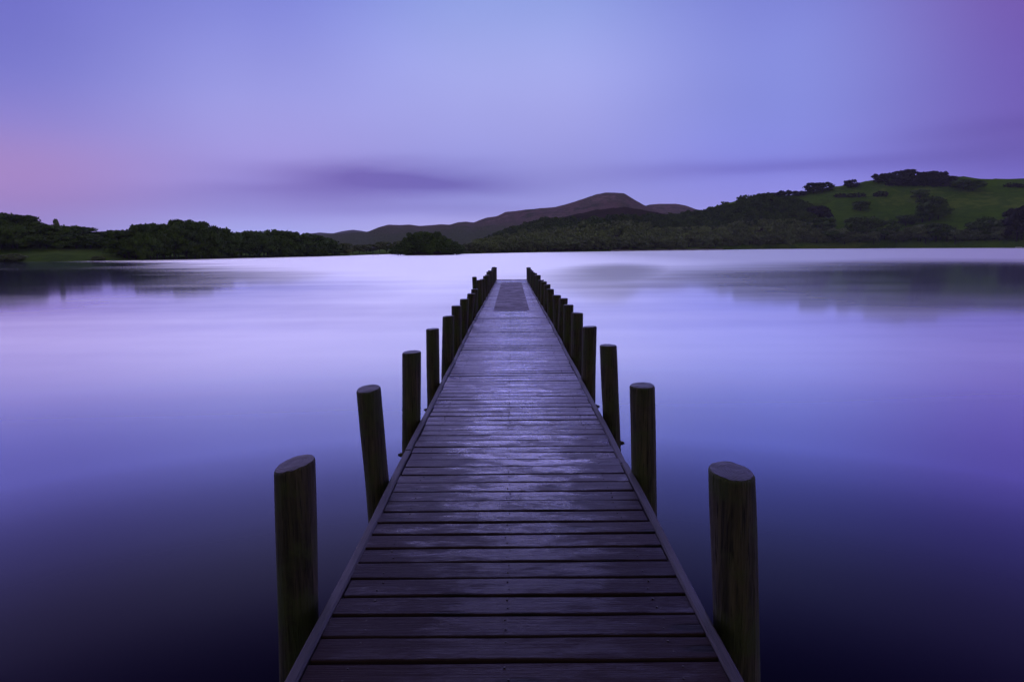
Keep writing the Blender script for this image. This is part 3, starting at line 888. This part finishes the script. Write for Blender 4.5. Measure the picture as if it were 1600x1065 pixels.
# kerb boards, in lengths that meet at posts
for side in (-1, 1):
    y = Y0 + (0.0 if side < 0 else 0.7)
    if side > 0:
        y = Y0
    seg = 0
    while y < Y1 - 0.05:
        L = (2.95 if seg % 2 == 0 else 3.05) + (0.0 if side < 0 else 0.12)
        if seg == 0: L = 3.95 if side > 0 else 4.4
        y2 = min(y + L, Y1)
        gg = Geo()
        tz = DECK + 0.012 + rj.uniform(-0.003, 0.007)
        wd = 0.046
        prof = [(0, -0.13), (0, -0.008), (0.008, 0), (wd - 0.008, 0), (wd, -0.008), (wd, -0.13)]
        n = 14; st = []
        ph = rj.uniform(0, 9); dx = rj.uniform(-0.004, 0.004)
        for i in range(n + 1):
            yy = y + 0.003 + (y2 - y - 0.006) * i / n
            bow = 0.004 * math.sin(ph + i * 0.5) + dx
            st.append(lambda p, yy=yy, bow=bow: (side * (hw(yy) - wd + p[0] + bow), yy, tz + p[1] + 0.002 * math.sin(ph + yy * 3)))
        gg.prism(prof, st)
        link('kerb_board', gg.mesh('kerb_board', M_KERB), J)
        y = y2; seg += 1
# bearers underneath
for sx in (-0.60, 0.0, 0.60):
    gg = Geo(); gg.box(sx - 0.035, sx + 0.035, Y0 + 0.05, Y1 - 0.05, DECK - 0.20, DECK - 0.037)
    link('stringer', gg.mesh('stringer', M_BEAM), J)

def post(side, X, D, r, top, leanx, cut, seed, top_bolt=True):
    """one round post; X is its centre at deck level, leanx the sideways shift of its top"""
    rs = random.Random(seed)
    root_z = -2.2
    H = DECK + top - root_z
    nseg, nring = 32, 26
    V = []; F = []; MI = []
    ph = [rs.uniform(0, 6.28) for _ in range(5)]
    slope_x = leanx / top
    def rad(t, z):
        k = 1 + 0.03 * math.sin(2 * t + ph[0] + z * 0.5) + 0.018 * math.sin(3 * t + ph[1] + z * 1.2) + 0.05 * noise.noise(Vector((math.cos(t) * 1.3, math.sin(t) * 1.3, z * 2.2 + seed)))
        k += 0.012 * noise.noise(Vector((math.cos(t) * 9, math.sin(t) * 9, z * 0.7 + seed * 3)))
        k -= 0.05 * max(0, 1 - abs(((t - ph[2] + math.pi) % (2 * math.pi)) - math.pi) / 0.10)      # drying split
        k -= 0.035 * max(0, 1 - abs(((t - ph[3] + math.pi) % (2 * math.pi)) - math.pi) / 0.09)
        return r * k * (1 + 0.035 * (1 - z / H))
    zs = [H * i / nring for i in range(nring)] + [H - 0.03, H - 0.014, H - 0.0135]
    def topz(x, y): return cut[0] * x / r + cut[1] * y / r
    for z in zs:
        bend = 0.006 * math.sin(z * 1.1 + ph[4])
        for i in range(nseg):
            t = 2 * math.pi * i / nseg
            q = rad(t, z); x = q * math.cos(t); y = q * math.sin(t)
            zz = z + (topz(x, y) if z >= H - 0.03 else 0)
            V.append((x + slope_x * (z - (DECK - root_z)) + bend, y, zz + root_z))
    rings = len(zs)
    cx = slope_x * top + 0.006 * math.sin(H * 1.1 + ph[4])
    for (f, dz) in ((0.975, -0.007), (0.93, -0.001), (0.90, 0.0), (0.55, 0.002), (0.25, 0.002)):
        for i in range(nseg):
            t = 2 * math.pi * i / nseg
            q = rad(t, H) * f; x = q * math.cos(t); y = q * math.sin(t)
            V.append((x + cx, y, H + dz + topz(x, y) + root_z + 0.003 * noise.noise(Vector((x * 30, y * 30, seed)))))
    n2 = rings + 5
    for j in range(n2 - 1):
        for i in range(nseg):
            F.append((j * nseg + i, j * nseg + (i + 1) % nseg, (j + 1) * nseg + (i + 1) % nseg, (j + 1) * nseg + i))
            MI.append(0 if j < rings + 1 else 1)
    V.append((cx, 0, H + 0.002 + root_z)); c = len(V) - 1
    for i in range(nseg):
        F.append(((n2 - 1) * nseg + i, (n2 - 1) * nseg + (i + 1) % nseg, c)); MI.append(1)
    me = new_mesh('post', V, F, [M_POST, M_TOP], True, MI)
    me.polygons.foreach_set('use_smooth', np.array([m == 0 for m in MI]))
    o = link('post', me, J, loc=(X, D, 0))
    # through-bolt with its nut and washer on the lake side
    if top_bolt is False: return o
    gg = Geo()
    def disc(x0, x1, rr, n=10):
        Vb = [(side * x, rr * math.cos(2 * math.pi * i / n), rr * math.sin(2 * math.pi * i / n)) for x in (x0, x1) for i in range(n)]
        gg.add(Vb, [tuple(range(n)), tuple(range(2 * n - 1, n - 1, -1))] + [(i, (i + 1) % n, n + (i + 1) % n, n + i) for i in range(n)])
    disc(r - 0.01, r + 0.008, 0.028); disc(r + 0.006, r + 0.028, 0.020, 6); disc(r + 0.02, r + 0.042, 0.012)
    bo = link('bolt', gg.mesh('bolt', M_IRON), o, loc=(-slope_x * 0.33, 0, DECK - 0.33))
    return o

def Dz(py_top, px, top=0.60):
    """depth at which a point `top` above the deck shows at this pixel"""
    return hit_z(px, py_top, DECK + top)
def Xat(px, D, z):
    lo, hi = -3.0, 3.0
    for _ in range(50):
        m = (lo + hi) / 2
        if project(m, D, z)[0] < px: lo = m
        else: hi = m
    return (lo + hi) / 2
# top centre px, top py, px at deck level, radius, (cut slope)
PL = [(459, 723, 465, .084, (0.018, 0.012)), (575, 606.5, 587, .080, (0.006, 0.012)), (644, 549.5, 643.7, .080, (0.003, 0.004)), (676.5, 513.5, 678, .076, (0.004, 0)),
      (701, 493.5, 703, .080, (0.006, 0)), (713, 477.5, 715, .080, (0, 0)), (725.5, 467, 727, .080, (0, 0)), (737, 458.5, 738, .078, (0, 0)), (742, 451.5, 743.5, .078, (0, 0))]
PR = [(1141, 735, 1147, .094, (-0.008, 0.012)), (1004.5, 601.5, 1006, .080, (0.002, 0.006)), (950, 539, 953.5, .079, (0, 0)), (921.5, 510, 920.5, .082, (0.004, 0)),
      (902.5, 488.5, 902, .080, (-0.004, 0)), (888, 476, 887, .078, (0, 0)), (880, 466, 878, .080, (0, 0)), (869.5, 461, 868, .082, (0, 0)), (860, 451.5, 858, .078, (0, 0))]
allD = {}
for side, tabp in ((-1, PL), (1, PR)):
    last = 0
    for i, (tx, ty, bx, r, cut) in enumerate(tabp):
        p = Dz(ty, tx)
        bX = Xat(bx, p.y, DECK)
        if i >= 2: bX = side * max(abs(bX), hw(p.y) + r * 0.85)
        post(side, bX, p.y, r, 0.60, p.x - bX, cut, 10 * i + (5 if side > 0 else 0), i >= 2)
        last = p.y
        allD.setdefault(side, []).append(p.y)
    y = last + 1.5; i = 20
    while y < 31.2:
        rr = random.Random(i * 3 + side)
        tp = 0.60 + rr.uniform(-0.03, 0.06)
        X = side * (hw(y) + 0.055)
        if side < 0 and i == 20:     # one thin post stands taller and outside the line
            post(side, -0.865, y, 0.055, 0.80, -0.02, (0, 0), 77)
        else:
            post(side, X, y, 0.082, tp, rr.uniform(-0.02, 0.02), (rr.uniform(-.01, .01), 0.0), 100 + i * 2 + (side > 0))
        allD[side].append(y)
        y += 1.5; i += 1
for yl in allD[-1]:
    gg = Geo(); gg.box(-hw(yl) - 0.0, hw(yl) + 0.0, yl + 0.10, yl + 0.17, DECK - 0.38, DECK - 0.204)
    link('cross_beam', gg.mesh('cross_beam', M_BEAM), J)

# anti-slip mesh stapled over the far boards
def m_mesh():
    m, t, b = mat('anti_slip_mesh')
    tc = t.node('ShaderNodeTexCoord'); P = tc.outputs['Object']
    n = t.noise(t.mapping(P, (2.2, 3, 1)), 1.0, 6, 0.7, 0.6)
    t.put(b.inputs['Base Color'], t.mix(t.step(n, 0.35, 0.65), (0.030, 0.018, 0.030, 1), (0.085, 0.052, 0.080, 1)))
    t.put(b.inputs['Roughness'], t.step(n, 0.35, 0.72, 0.85, 0.50))
    wv = t.noise(P, 60, 2)
    t.put(b.inputs['Normal'], t.bump(wv, 0.9, 0.01))
    return m
gg = Geo()
ya, yb = hit_z(800, 485.5, DECK).y, hit_z(800, 441.5, DECK).y
nx, ny = 10, 90
V = []
for j in range(ny + 1):
    yy = ya + (yb - ya) * j / ny
    xl = Xat(774.5 + (781 - 774.5) * 0, yy, DECK)
    for i in range(nx + 1):
        x = -0.42 + (0.86) * i / nx - 0.02
        V.append((x + 0.01 * noise.noise(Vector((yy, i, 0))), yy, DECK + 0.007 + 0.003 * noise.noise(Vector((x * 4, yy * 5, 3)))))
F = [(j * (nx + 1) + i, j * (nx + 1) + i + 1, (j + 1) * (nx + 1) + i + 1, (j + 1) * (nx + 1) + i) for j in range(ny) for i in range(nx)]
me = new_mesh('anti_slip_mat', V, F, m_mesh(), True)
link('anti_slip_mat', me, J, label='dull purple brown mat laid over the boards at the far end')

# ------------------------------------------------------------------ haze
HAZE = 0.00013
if HAZE:
    gg = Geo(); gg.box(-1500, 1500, -60, 1780, -4.0, 125)
    m = bpy.data.materials.new('haze'); m.use_nodes = True
    t = NT(m.node_tree)
    out = t.node('ShaderNodeOutputMaterial'); v = t.node('ShaderNodeVolumePrincipled')
    v.inputs['Color'].default_value = (0.86, 0.86, 0.95, 1)
    v.inputs['Density'].default_value = HAZE
    v.inputs['Anisotropy'].default_value = 0.0
    t.l.new(v.outputs[0], out.inputs['Volume'])
    link('haze', gg.mesh('haze', m), kind='stuff', label='thin violet evening haze over the lake', category='haze')
print('TREES', NTREE[0], 'OBJECTS', len(bpy.data.objects))
